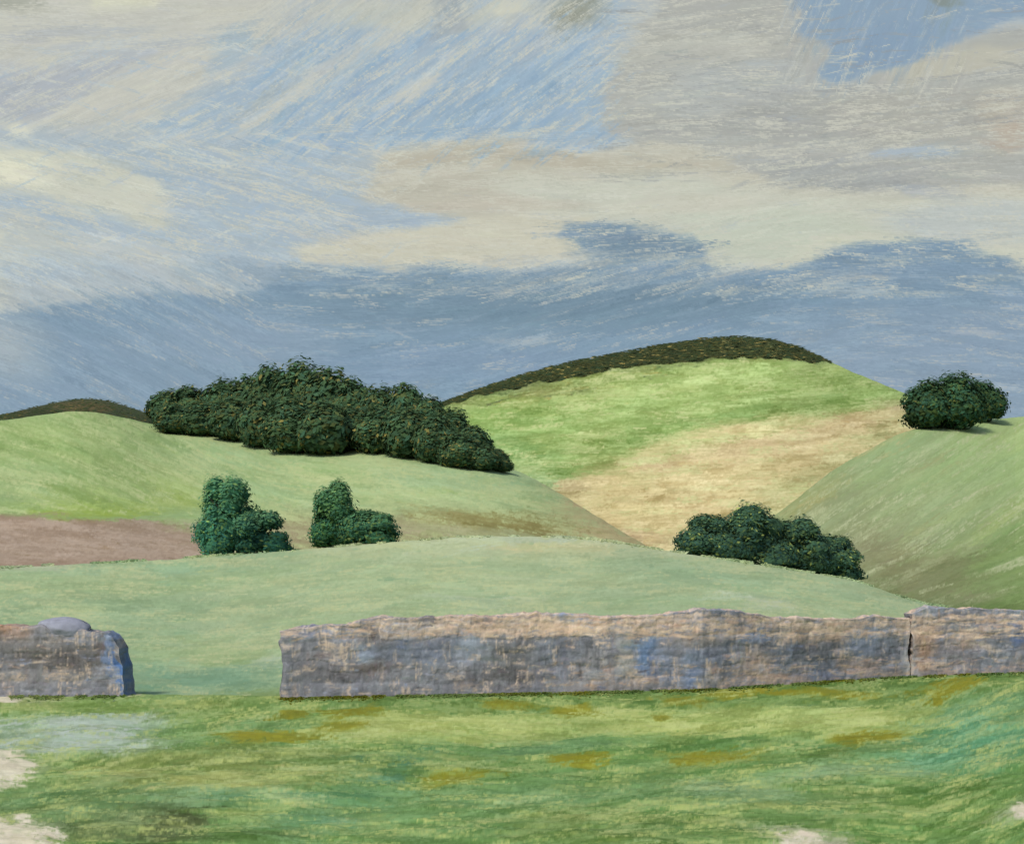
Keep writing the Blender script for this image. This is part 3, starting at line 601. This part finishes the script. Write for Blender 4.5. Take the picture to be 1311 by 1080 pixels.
def top_h(u, v): return EYE-(v-HY)/F*float(wallY(u))
def build_wall(name, ua, ub, tops, seed, label, end_lean=(0, 0)):
    du = 1.15; us_ = np.linspace(ua, ub, int((ub-ua)/du)); Yw = wallY(us_); Xw = (us_-CX)/F*Yw
    ln = np.concatenate([[0], np.cumsum(np.hypot(np.diff(Xw), np.diff(Yw)))]); Lm = ln[-1]
    tv = np.interp(us_, [a for a, _ in tops], [b_ for _, b_ in tops]); Ht = EYE-(tv-HY)/F*Yw - .015 + .035*fbm(us_/16, us_*0, seed+60, 5)
    Dp = .52; rows = stone_field(Lm, 1.4, seed)
    # perimeter: front up, top back, back down; then the two ends close as rings shrinking to the mid-line
    nf, ntp, nb = 84, 18, 30
    fr = np.concatenate([np.linspace(-.12, 1, nf), np.ones(ntp), np.linspace(1, -.12, nb)])
    dp = np.concatenate([np.linspace(0, .05, nf), np.linspace(.05, Dp-.05, ntp+2)[1:-1], np.linspace(Dp-.05, Dp, nb)])
    ny = np.concatenate([-np.ones(nf), np.zeros(ntp), np.ones(nb)]); nz_ = np.concatenate([np.zeros(nf), np.ones(ntp), np.zeros(nb)])
    FR, US = np.meshgrid(fr, us_, indexing='ij'); DP = np.repeat(dp[:, None], len(us_), 1)
    LN = np.repeat(ln[None], len(fr), 0); HT = np.repeat(Ht[None], len(fr), 0); hz = FR*HT
    rel, tone = relief(rows, LN+DP*(nz_[:, None] > 0)*1.3, hz+DP*(nz_[:, None] > 0), seed)
    rel = rel + (.022+.02*(nz_[:, None] > 0))*fbm(LN*5, (hz+DP)*5, seed+3, 5)
    endk = np.clip(np.minimum(LN, Lm-LN)/.05, 0, 1)
    lean = (end_lean[0]*(FR-0)*np.clip(1-LN/.6, 0, 1) + end_lean[1]*(FR)*np.clip(1-(Lm-LN)/.6, 0, 1))
    wob = lambda h_, e_: .05*fbm(h_*5+e_*9, h_*0+seed, 41, 3)
    Xg = np.repeat(Xw[None], len(fr), 0)+lean + wob(hz, 0)*np.clip(1-LN/.25, 0, 1) + wob(hz, 1)*np.clip(1-(Lm-LN)/.25, 0, 1); Yg = Yw[None]+DP+ny[:, None]*rel*endk; Zg = hz+nz_[:, None]*rel*endk
    Vv = np.interp(us_, Wx, Wv)[None]+(tv-np.interp(us_, Wx, Wv))[None]*np.clip(FR, 0, 1)*.96
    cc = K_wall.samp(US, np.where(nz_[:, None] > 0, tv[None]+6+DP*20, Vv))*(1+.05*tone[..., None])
    V = np.stack([Xg, Yg, Zg], -1).reshape(-1, 3); Fc = grid_faces(*US.shape); cl = lin(cc).reshape(-1, 3)*ALB*1.2
    nr, nc = US.shape; off = len(V); EV, EF, EC = [], [], []
    for e, col in ((0, 0), (1, nc-1)):
        sg = -1 if e == 0 else 1
        ne, nd = 60, 24
        hh, dd = np.meshgrid(np.linspace(-.12, 1, ne), np.linspace(0, 1, nd), indexing='ij')
        rr, tt = relief(rows, dd*Dp+3.1*(e+1), hh*Ht[col], seed+5); ek = np.clip(np.minimum(dd, 1-dd)*8, 0, 1)*np.clip((1-hh)*8, 0, 1)
        yy = Yw[col]+.05*hh+dd*(Dp-.1*hh); xx = Xw[col]+lean[0, col]*0+end_lean[e]*hh+wob(hh*Ht[col], e)+sg*rr*ek*2.2
        EV.append(np.stack([xx, yy, hh*Ht[col]], -1).reshape(-1, 3))
        EF.append(grid_faces(ne, nd)+off); off += ne*nd
        ce = K_wall.samp(np.full(hh.shape, us_[col])+dd*14*(-sg), Wv[2]+(tv[col]-Wv[2])*np.clip(hh, 0, 1))
        if name == 'left': ce = ce*.45+np.array([112, 132, 164])*.55  # shade of the end face mixed into its colour as blue
        EC.append(lin(ce).reshape(-1, 3)*ALB*1.15)
    me = fast_mesh('stonework', np.concatenate([V]+EV), np.concatenate([Fc]+EF), np.concatenate([cl]+EC))
    base = (float(Xw[len(Xw)//2]), float(Yw[len(Yw)//2]), 0)
    me.transform(__import__('mathutils').Matrix.Translation(-Vector(base))); me.name = 'stone_wall'
    root = link('stone_wall', me, M_wall, label=label, cat='wall', group='dry-stone walls along the meadow'); root.location = base
    return root
build_wall('left', -300, 160, [(-300,806),(0,800),(50,802),(110,806),(140,810),(152,818),(160,828)], 3, 'dark weathered stone wall left of the gap, with its end painted blue-grey as shade', (0, -.10))
build_wall('mid', 359, 1165, [(359,806),(380,802),(440,797),(490,789),(560,789),(640,787),(700,784),(790,790),(860,784),(900,779),(940,779),(990,789),(1060,791),(1120,788),(1165,790)], 4, 'long grey and peach stone wall running right from the gap')
build_wall('right', 1168, 1600, [(1168,784),(1190,777),(1260,778),(1311,781),(1600,778)], 5, 'pale-topped stone wall at the right edge, past the narrow break', (0, 0))

# pale boulder on the left wall: a rough rounded block with a flat base
def rock(name, u, v, rx, ry, rz, seed, col, label, cat, Y):
    r = np.random.default_rng(seed); n1, n2 = 40, 64
    ph, th = np.meshgrid(np.linspace(-math.pi/2, math.pi/2, n1), np.linspace(0, 2*math.pi, n2), indexing='ij')
    a = np.cos(ph)*np.cos(th); b_ = np.cos(ph)*np.sin(th); c = np.sin(ph)
    P_ = np.stack([a, b_, c], -1)
    rad = np.ones(a.shape)
    for q_ in range(14):
        n_ = r.normal(size=3); n_ /= np.linalg.norm(n_); dd = (P_@n_); lim = r.uniform(.72, .95)
        rad = np.minimum(rad, np.where(dd > .01, lim/np.maximum(dd, .01), 9))
    rad = rad*(1+.05*fbm(th*4/math.pi*2, ph*4, seed, 4)*np.cos(ph))
    P_ = P_*rad[..., None]*np.array([rx, ry, rz]); P_[..., 2] = np.maximum(P_[..., 2], -rz*.35)
    X = (u-CX)/F*Y; Z = EYE-(v-HY)/F*Y
    t_ = fbm(th*2, ph*5, seed+1, 4)[..., None]
    me = fast_mesh(name, P_.reshape(-1, 3), grid_faces(n1, n2), (lin(np.array(col)*(1+.10*t_)).reshape(-1, 3))*ALB)
    o = link(name, me, M_wall, label=label, cat=cat); o.location = (X, Y, Z); return o
rock('boulder', 80, 809, .42, .25, .22, 5, (158,160,172), 'pale lilac-grey boulder lying on top of the left wall', 'boulder', 17.4)

# ------------------------------------------------------------------ trees and bushes
def crown_mesh(lobes, nleaf, size, pal, seed, core=.74, top=0):
    """lobes: (x,y,z,rx,ry,rz); leaf-clump dabs through the outer shell of every lobe over a lumpy inner mass"""
    r = np.random.default_rng(seed); Vs, Fs, Cs, off = [], [], [], 0
    n1, n2 = 14, 22
    ph, th = np.meshgrid(np.linspace(-math.pi/2, math.pi/2, n1), np.linspace(0, 2*math.pi, n2), indexing='ij')
    pal = np.array(pal, float)
    L_ = np.array(lobes, float); vol = (L_[:, 3]*L_[:, 4]*L_[:, 5])**(2/3.); cnt = (nleaf*vol/vol.sum()).astype(int)
    cen = L_[:, :3].mean(0); ext = np.abs(L_[:, :3]-cen).max(0)+L_[:, 3:].mean(0)
    for (x, y, z, rx, ry, rz), n in zip(lobes, cnt):
        rr = core*(1+.28*fbm(th*1.4+x*3, ph*2.4+z, seed+off % 97, 3)*np.cos(ph))
        P_ = np.stack([x+rx*rr*np.cos(ph)*np.cos(th), y+ry*rr*np.cos(ph)*np.sin(th), z+rz*rr*np.sin(ph)], -1).reshape(-1, 3)
        P_[:, 2] = np.maximum(P_[:, 2], .02)
        Vs.append(P_); Fs.append(grid_faces(n1, n2)+off); off += len(P_)
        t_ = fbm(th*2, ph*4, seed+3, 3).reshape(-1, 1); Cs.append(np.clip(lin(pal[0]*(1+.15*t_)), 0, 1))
        d = r.normal(size=(n, 3)); d /= np.linalg.norm(d, axis=1, keepdims=True)
        clump = fbm(np.arctan2(d[:, 1], d[:, 0])*2.2+x, d[:, 2]*3+z, seed+21, 3)
        rad = .80+.30*clump+r.uniform(-.1, .22, n)+np.minimum(r.exponential(.065, n), .2)
        c = np.array([x, y, z])+d*rad[:, None]*np.array([rx, ry, rz]); c[:, 2] = np.maximum(c[:, 2], .05)
        s_ = size*r.uniform(.4, 1.6, n)[:, None]
        gd = (c-cen)/ext; gd /= np.linalg.norm(gd, axis=1, keepdims=True)+1e-6
        d = d*.3+gd*.8+np.array([0, 0, .25])+.16*r.normal(size=(n, 3)); d /= np.linalg.norm(d, axis=1, keepdims=True)
        patch = fbm(c[:, 0]/ext[0]*3+seed, c[:, 2]/ext[2]*3+c[:, 1]/ext[1]*2, seed+31, 3)[:, None]
        a = r.normal(size=(n, 3)); a[:, 2] *= .4; a -= d*(a*d).sum(1, keepdims=True); a /= np.linalg.norm(a, axis=1, keepdims=True)+1e-6
        b_ = np.cross(a, d); b_ /= np.linalg.norm(b_, axis=1, keepdims=True)+1e-6
        q_ = np.stack([c-a*s_*1.1, c-b_*s_*.5+d*s_*.03, c+a*s_*1.1, c+b_*s_*.5+d*s_*.03], 1)
        i = np.arange(n)[:, None]*4+off; Vs.append(q_.reshape(-1, 3)); Fs.append(i+np.arange(4)[None]); off += 4*n
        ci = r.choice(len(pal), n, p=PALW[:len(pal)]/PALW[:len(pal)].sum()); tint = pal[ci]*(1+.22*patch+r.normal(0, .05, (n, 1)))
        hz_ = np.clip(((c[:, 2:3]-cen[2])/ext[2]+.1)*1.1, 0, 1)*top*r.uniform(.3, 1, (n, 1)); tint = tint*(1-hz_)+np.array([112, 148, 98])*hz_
        Cs.append(np.repeat(lin(tint), 4, axis=0))
    return fast_mesh('crown', np.concatenate(Vs), np.concatenate(Fs), np.concatenate(Cs))
PALW = np.array([6, 4, 3, 1.2, .55])
WOODP = [(66, 90, 59), (59, 85, 61), (81, 90, 52), (61, 94, 72), (132, 123, 68)]
BUSHP = [(68, 118, 88), (57, 110, 92), (92, 129, 77), (52, 101, 90), (132, 160, 90)]
HEDGP = [(63, 92, 68), (55, 85, 72), (83, 103, 61), (48, 79, 72), (143, 154, 85)]
CLMPP = [(55, 81, 52), (48, 81, 61), (68, 85, 46), (59, 96, 72), (99, 101, 55)]
def trunk_mesh(h, r0, seed, ry=1.0):
    r = np.random.default_rng(seed); Vs, Fs, off = [], [], 0
    def tube(p0, p1, ra, rb, n=7, seg=9):
        nonlocal off
        ts = np.linspace(0, 1, n)[:, None]; p0 = np.array(p0, float); p1 = np.array(p1, float)
        c = p0+(p1-p0)*ts; c[1:-1, :2] += r.normal(0, ra*.35, (n-2, 2)); rad = ra+(rb-ra)*ts
        d = (p1-p0)/np.linalg.norm(p1-p0); e1 = np.cross(d, [.3, .9, .1]); e1 /= np.linalg.norm(e1); e2 = np.cross(d, e1)
        an = np.linspace(0, 2*math.pi, seg)
        V = c[:, None]+rad[:, None]*(e1*np.cos(an)[None, :, None]+e2*np.sin(an)[None, :, None])
        Vs.append(V.reshape(-1, 3)); Fs.append(grid_faces(n, seg)+off); off += n*seg
    tube((0, 0, -.25), (r0*.4, 0, h*.7), r0, r0*.35)
    for q_ in range(5):
        a = q_*1.26+r.uniform(-.3, .3); z = h*(.22+.09*q_); tube((0, 0, z), (math.cos(a)*h*.3, math.sin(a)*h*.3, z+h*.25), r0*.45, r0*.1, 5, 7)
    V = np.concatenate(Vs); return fast_mesh('trunk', V, np.concatenate(Fs), np.tile(np.array([[.06, .045, .03]]), (len(V), 1)))

def woody(name, u, Y, h, wdt, lobes, nleaf, size, pal, seed, label, cat, group, sink=.0):
    """lobes are given as fractions of width / height"""
    z = ground_z(u, Y)-sink
    root = link(name, None, None, label=label, cat=cat, group=group); root.location = ((u-CX)/F*Y, Y, z)
    lb = [(x*wdt/2, y*wdt/2, q_*h, rx*wdt/2, ry*wdt/2, rz*h) for x, y, q_, rx, ry, rz in lobes]
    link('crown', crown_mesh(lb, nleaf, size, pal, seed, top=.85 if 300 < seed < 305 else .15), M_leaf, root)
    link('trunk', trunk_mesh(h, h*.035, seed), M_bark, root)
    return root
def copy_tree(src, name, loc, sc, rz, label, group):
    r_ = src.copy(); C.objects.link(r_); r_.location = loc; r_.scale = sc; r_.rotation_euler = (0, 0, rz); r_['label'] = label; r_['group'] = group
    for ch in src.children:
        c = ch.copy(); C.objects.link(c); c.parent = r_
    return r_

ROUND = [[(0,0,.60,.70,.70,.36),(-.45,.1,.45,.52,.5,.28),(.45,-.1,.46,.52,.5,.28),(.05,-.45,.36,.55,.5,.26),(0,.4,.4,.5,.5,.3),(.1,0,.2,.75,.7,.2)],
         [(-.15,0,.66,.55,.6,.32),(.35,.1,.55,.5,.5,.28),(-.5,0,.4,.48,.5,.26),(.2,-.45,.36,.6,.5,.28),(-.2,.4,.38,.5,.5,.3),(-.1,0,.2,.8,.7,.2)],
         [(.1,0,.62,.62,.6,.36),(-.4,-.1,.5,.5,.5,.3),(.5,.05,.38,.5,.5,.26),(-.1,-.5,.34,.55,.5,.26),(.15,.4,.45,.5,.5,.3),(0,0,.2,.8,.75,.2)]]
WG = 'trees of the wood on the left hill'
back = [(216,497,44),(247,491,50),(284,482,52),(320,478,54),(352,464,58),(386,457,66),(421,466,60),(453,480,56),(486,491,54),(519,487,46),(548,504,48),(577,520,46),(604,543,42),(630,573,32)]
ords = ['small rounded tree at the left end of the dark wood', 'second crown from the left end of the dark wood', 'third crown from the left along the wood top', 'fourth crown from the left along the wood top, with level top',
        'tree just left of the tallest crown of the wood', 'tallest tree of the dark wood, at its highest point', 'tree just right of the tallest crown of the wood', 'second crown right of the tallest in the wood',
        'third crown right of the tallest in the wood', 'small upright crown standing up before the wood falls away right', 'first crown on the falling right side of the wood', 'third crown from the right end of the wood', 'second crown from the right end of the wood', 'lowest tree at the right tip of the dark wood']
protos = []
for i, (u, vt, wpx) in enumerate(back):
    _, yc, _, _ = (float(a) for a in L_left.par(float(u))); Y = yc*1.035
    z = ground_z(u, Y); top = EYE+(HY-vt)/F*Y; h = (top-z)*.98; wm = wpx*1.4*Y/F
    if i < 3:
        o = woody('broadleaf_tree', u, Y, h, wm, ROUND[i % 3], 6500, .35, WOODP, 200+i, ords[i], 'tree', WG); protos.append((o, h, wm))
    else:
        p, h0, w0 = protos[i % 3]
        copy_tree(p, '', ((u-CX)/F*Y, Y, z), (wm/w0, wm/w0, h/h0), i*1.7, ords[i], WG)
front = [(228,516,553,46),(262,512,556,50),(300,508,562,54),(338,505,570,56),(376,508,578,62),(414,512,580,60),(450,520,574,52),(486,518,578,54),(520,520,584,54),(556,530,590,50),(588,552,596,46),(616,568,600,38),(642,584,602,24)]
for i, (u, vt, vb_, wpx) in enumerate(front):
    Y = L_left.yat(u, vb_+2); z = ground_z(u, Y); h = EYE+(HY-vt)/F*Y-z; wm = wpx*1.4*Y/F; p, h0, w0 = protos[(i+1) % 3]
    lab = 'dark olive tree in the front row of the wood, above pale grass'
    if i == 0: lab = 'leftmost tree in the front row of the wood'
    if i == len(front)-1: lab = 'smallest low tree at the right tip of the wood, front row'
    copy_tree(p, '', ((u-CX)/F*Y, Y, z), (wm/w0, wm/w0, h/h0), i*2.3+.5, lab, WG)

def at_layer(L, u, v): return L.yat(u, v)
def plant(name, u, vt, vb_, wpx, Y, lobes, nl, sz, pal, seed, label, cat, group):
    z = ground_z(u, Y); h = EYE+(HY-vt)/F*Y-z
    return woody(name, u, Y, h, wpx*Y/F, lobes, nl, sz, pal, seed, label, cat, group)
TALL = [(0,0,.78,.62,.6,.2),(-.12,.05,.55,.8,.7,.22),(.15,-.1,.34,.9,.8,.24),(-.2,.1,.18,.85,.8,.2)]
LOW = [(0,0,.55,.8,.7,.4),(-.45,0,.38,.5,.5,.36),(.45,.1,.4,.5,.5,.36),(0,-.2,.25,.95,.7,.26)]
def lobes_of(prof, n, seed, rr=(.36, .52)):
    r = np.random.default_rng(seed); out = [(0, 0, .3, .42, .5, .3)]
    for q in range(n):
        hz = (q+.6)/n*.9; wd = np.interp(hz, [a for a, _ in prof], [b_ for _, b_ in prof]); s_ = r.uniform(*rr)
        x = r.choice([-1, 1])*r.uniform(.15, 1)**.6*max(wd-s_*.8, .02); out.append((x, r.uniform(-.5, .5)*wd, min(hz, .97-s_*.32), s_, s_, s_*r.uniform(.38, .6)))
    return out
TALLP = [(0, .95), (.3, 1.1), (.6, .85), (.85, .7), (1, .4)]
LOWP = [(0, 1.1), (.4, 1.05), (.75, .75), (1, .45)]
# two bush groups at the top of the pasture
BG = 'bushes behind the crest of the pasture'
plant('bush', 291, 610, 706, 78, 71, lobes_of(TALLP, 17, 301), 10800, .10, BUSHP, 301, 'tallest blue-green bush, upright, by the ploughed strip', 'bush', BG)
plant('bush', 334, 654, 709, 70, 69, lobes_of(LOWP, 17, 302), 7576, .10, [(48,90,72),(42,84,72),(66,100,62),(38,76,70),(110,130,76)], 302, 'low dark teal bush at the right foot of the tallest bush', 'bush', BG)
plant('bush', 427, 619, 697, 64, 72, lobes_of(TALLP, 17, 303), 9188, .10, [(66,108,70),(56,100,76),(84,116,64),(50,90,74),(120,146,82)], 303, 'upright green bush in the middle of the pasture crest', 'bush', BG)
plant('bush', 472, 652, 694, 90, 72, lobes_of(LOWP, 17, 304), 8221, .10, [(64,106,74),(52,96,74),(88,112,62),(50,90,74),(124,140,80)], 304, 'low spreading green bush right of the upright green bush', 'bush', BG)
HG = 'hedge bushes below the stubble field'
plant('bush', 908, 660, 714, 84, 74, lobes_of(LOWP, 17, 311), 8543, .10, HEDGP, 311, 'low dark bush at the left end of the hedge under the stubble', 'bush', HG)
plant('bush', 962, 650, 724, 104, 75, lobes_of(LOWP, 17, 312), 10800, .10, HEDGP, 312, 'largest dark bush of the hedge under the stubble field', 'bush', HG)
plant('bush', 1018, 664, 734, 88, 76, lobes_of(LOWP, 17, 313), 9188, .10, HEDGP, 313, 'dark bush right of the largest one in the hedge', 'bush', HG)
plant('bush', 1066, 686, 742, 78, 77, lobes_of(LOWP, 17, 314), 8221, .10, HEDGP, 314, 'low dark bush at the right end of the hedge, running downhill', 'bush', HG)
CG = 'trees of the clump on the right skyline'
for (u, vt, wpx, sd_, dY, lb, lab) in [(1186, 484, 64, 321, 0, ROUND[2], 'left tree of the dark clump on the right skyline'), (1222, 474, 76, 322, -6, ROUND[0], 'middle and tallest tree of the dark clump on the right skyline'), (1258, 486, 62, 323, 0, ROUND[1], 'right tree of the dark clump on the right skyline, tapering outward')]:
    Y = float(L_rslp.par(float(u))[1])+dY-4
    plant('broadleaf_tree', u, vt, 540, wpx*1.1, Y, lb, 7000, .33, CLMPP, sd_, lab, 'tree', CG)

# scrub along the tops of the far hills (nobody could count it)
def scrub(name, L, us0, us1, lower, n, size, pal, seed, label):
    r = np.random.default_rng(seed); u = r.uniform(us0, us1, n)
    vc = L.par(u)[0]; vl = np.interp(u, [a for a, _ in lower], [b_ for _, b_ in lower])+5*fbm(u/16, u*0, seed+8, 4); v = vc+(vl-vc)*r.uniform(-.04, 1, n)**1.0
    vc_, yc, yf, vf = L.par(u); g_ = np.clip((vf-np.maximum(v, vc))/(vf-vc), 0, 1); Y = yf+(yc-yf)*(1-(1-g_)**(1/L.p))
    z = L.z(u, Y)+r.uniform(.05, 1, n)*size*.7*np.clip((vl-vc)/14, .15, 1)*(1+.8*fbm(u/14, v/8, seed, 3)); X = (u-CX)/F*Y
    c = np.stack([X, Y, z], -1); s_ = size*r.uniform(.4, 1.2, n)[:, None]
    a = r.normal(size=(n, 3))*.2; a[:, 0] += 1.3; d = r.normal(size=(n, 3))*.16+np.array([0, -.5, .85]); b_ = np.cross(a, d); b_ /= np.linalg.norm(b_, axis=1, keepdims=True)
    q_ = np.stack([c-a*s_, c-b_*s_*.4, c+a*s_, c+b_*s_*.4], 1); Fc = np.arange(4*n).reshape(n, 4)
    pal = np.array(pal, float); cl = pal[r.choice(len(pal), n, p=PALW[:len(pal)]/PALW[:len(pal)].sum())]*(1+.12*fbm(u/20, v/6, seed+4, 3)[:, None])
    link(name, fast_mesh(name, q_.reshape(-1, 3), Fc, np.repeat(lin(cl), 4, axis=0)), M_leaf, kind='stuff', label=label, cat='scrub')
scrub('scrub', L_big, 545, 1062, [(545,531),(600,509),(700,488),(800,471),(870,463),(950,457),(1030,461),(1062,466)], 10000, .9, [(58,68,38),(52,64,40),(78,78,42),(50,70,46),(158,142,82)], 9, 'dark olive scrub along the top of the big hill')
scrub('scrub', L_far, -200, 300, [(-200,560),(0,538),(100,528),(200,545),(300,560)], 4000, .6, [(58,70,42),(52,66,42),(76,76,44),(54,64,46),(120,104,60)], 10, 'dark scrub covering the distant hill at the left')
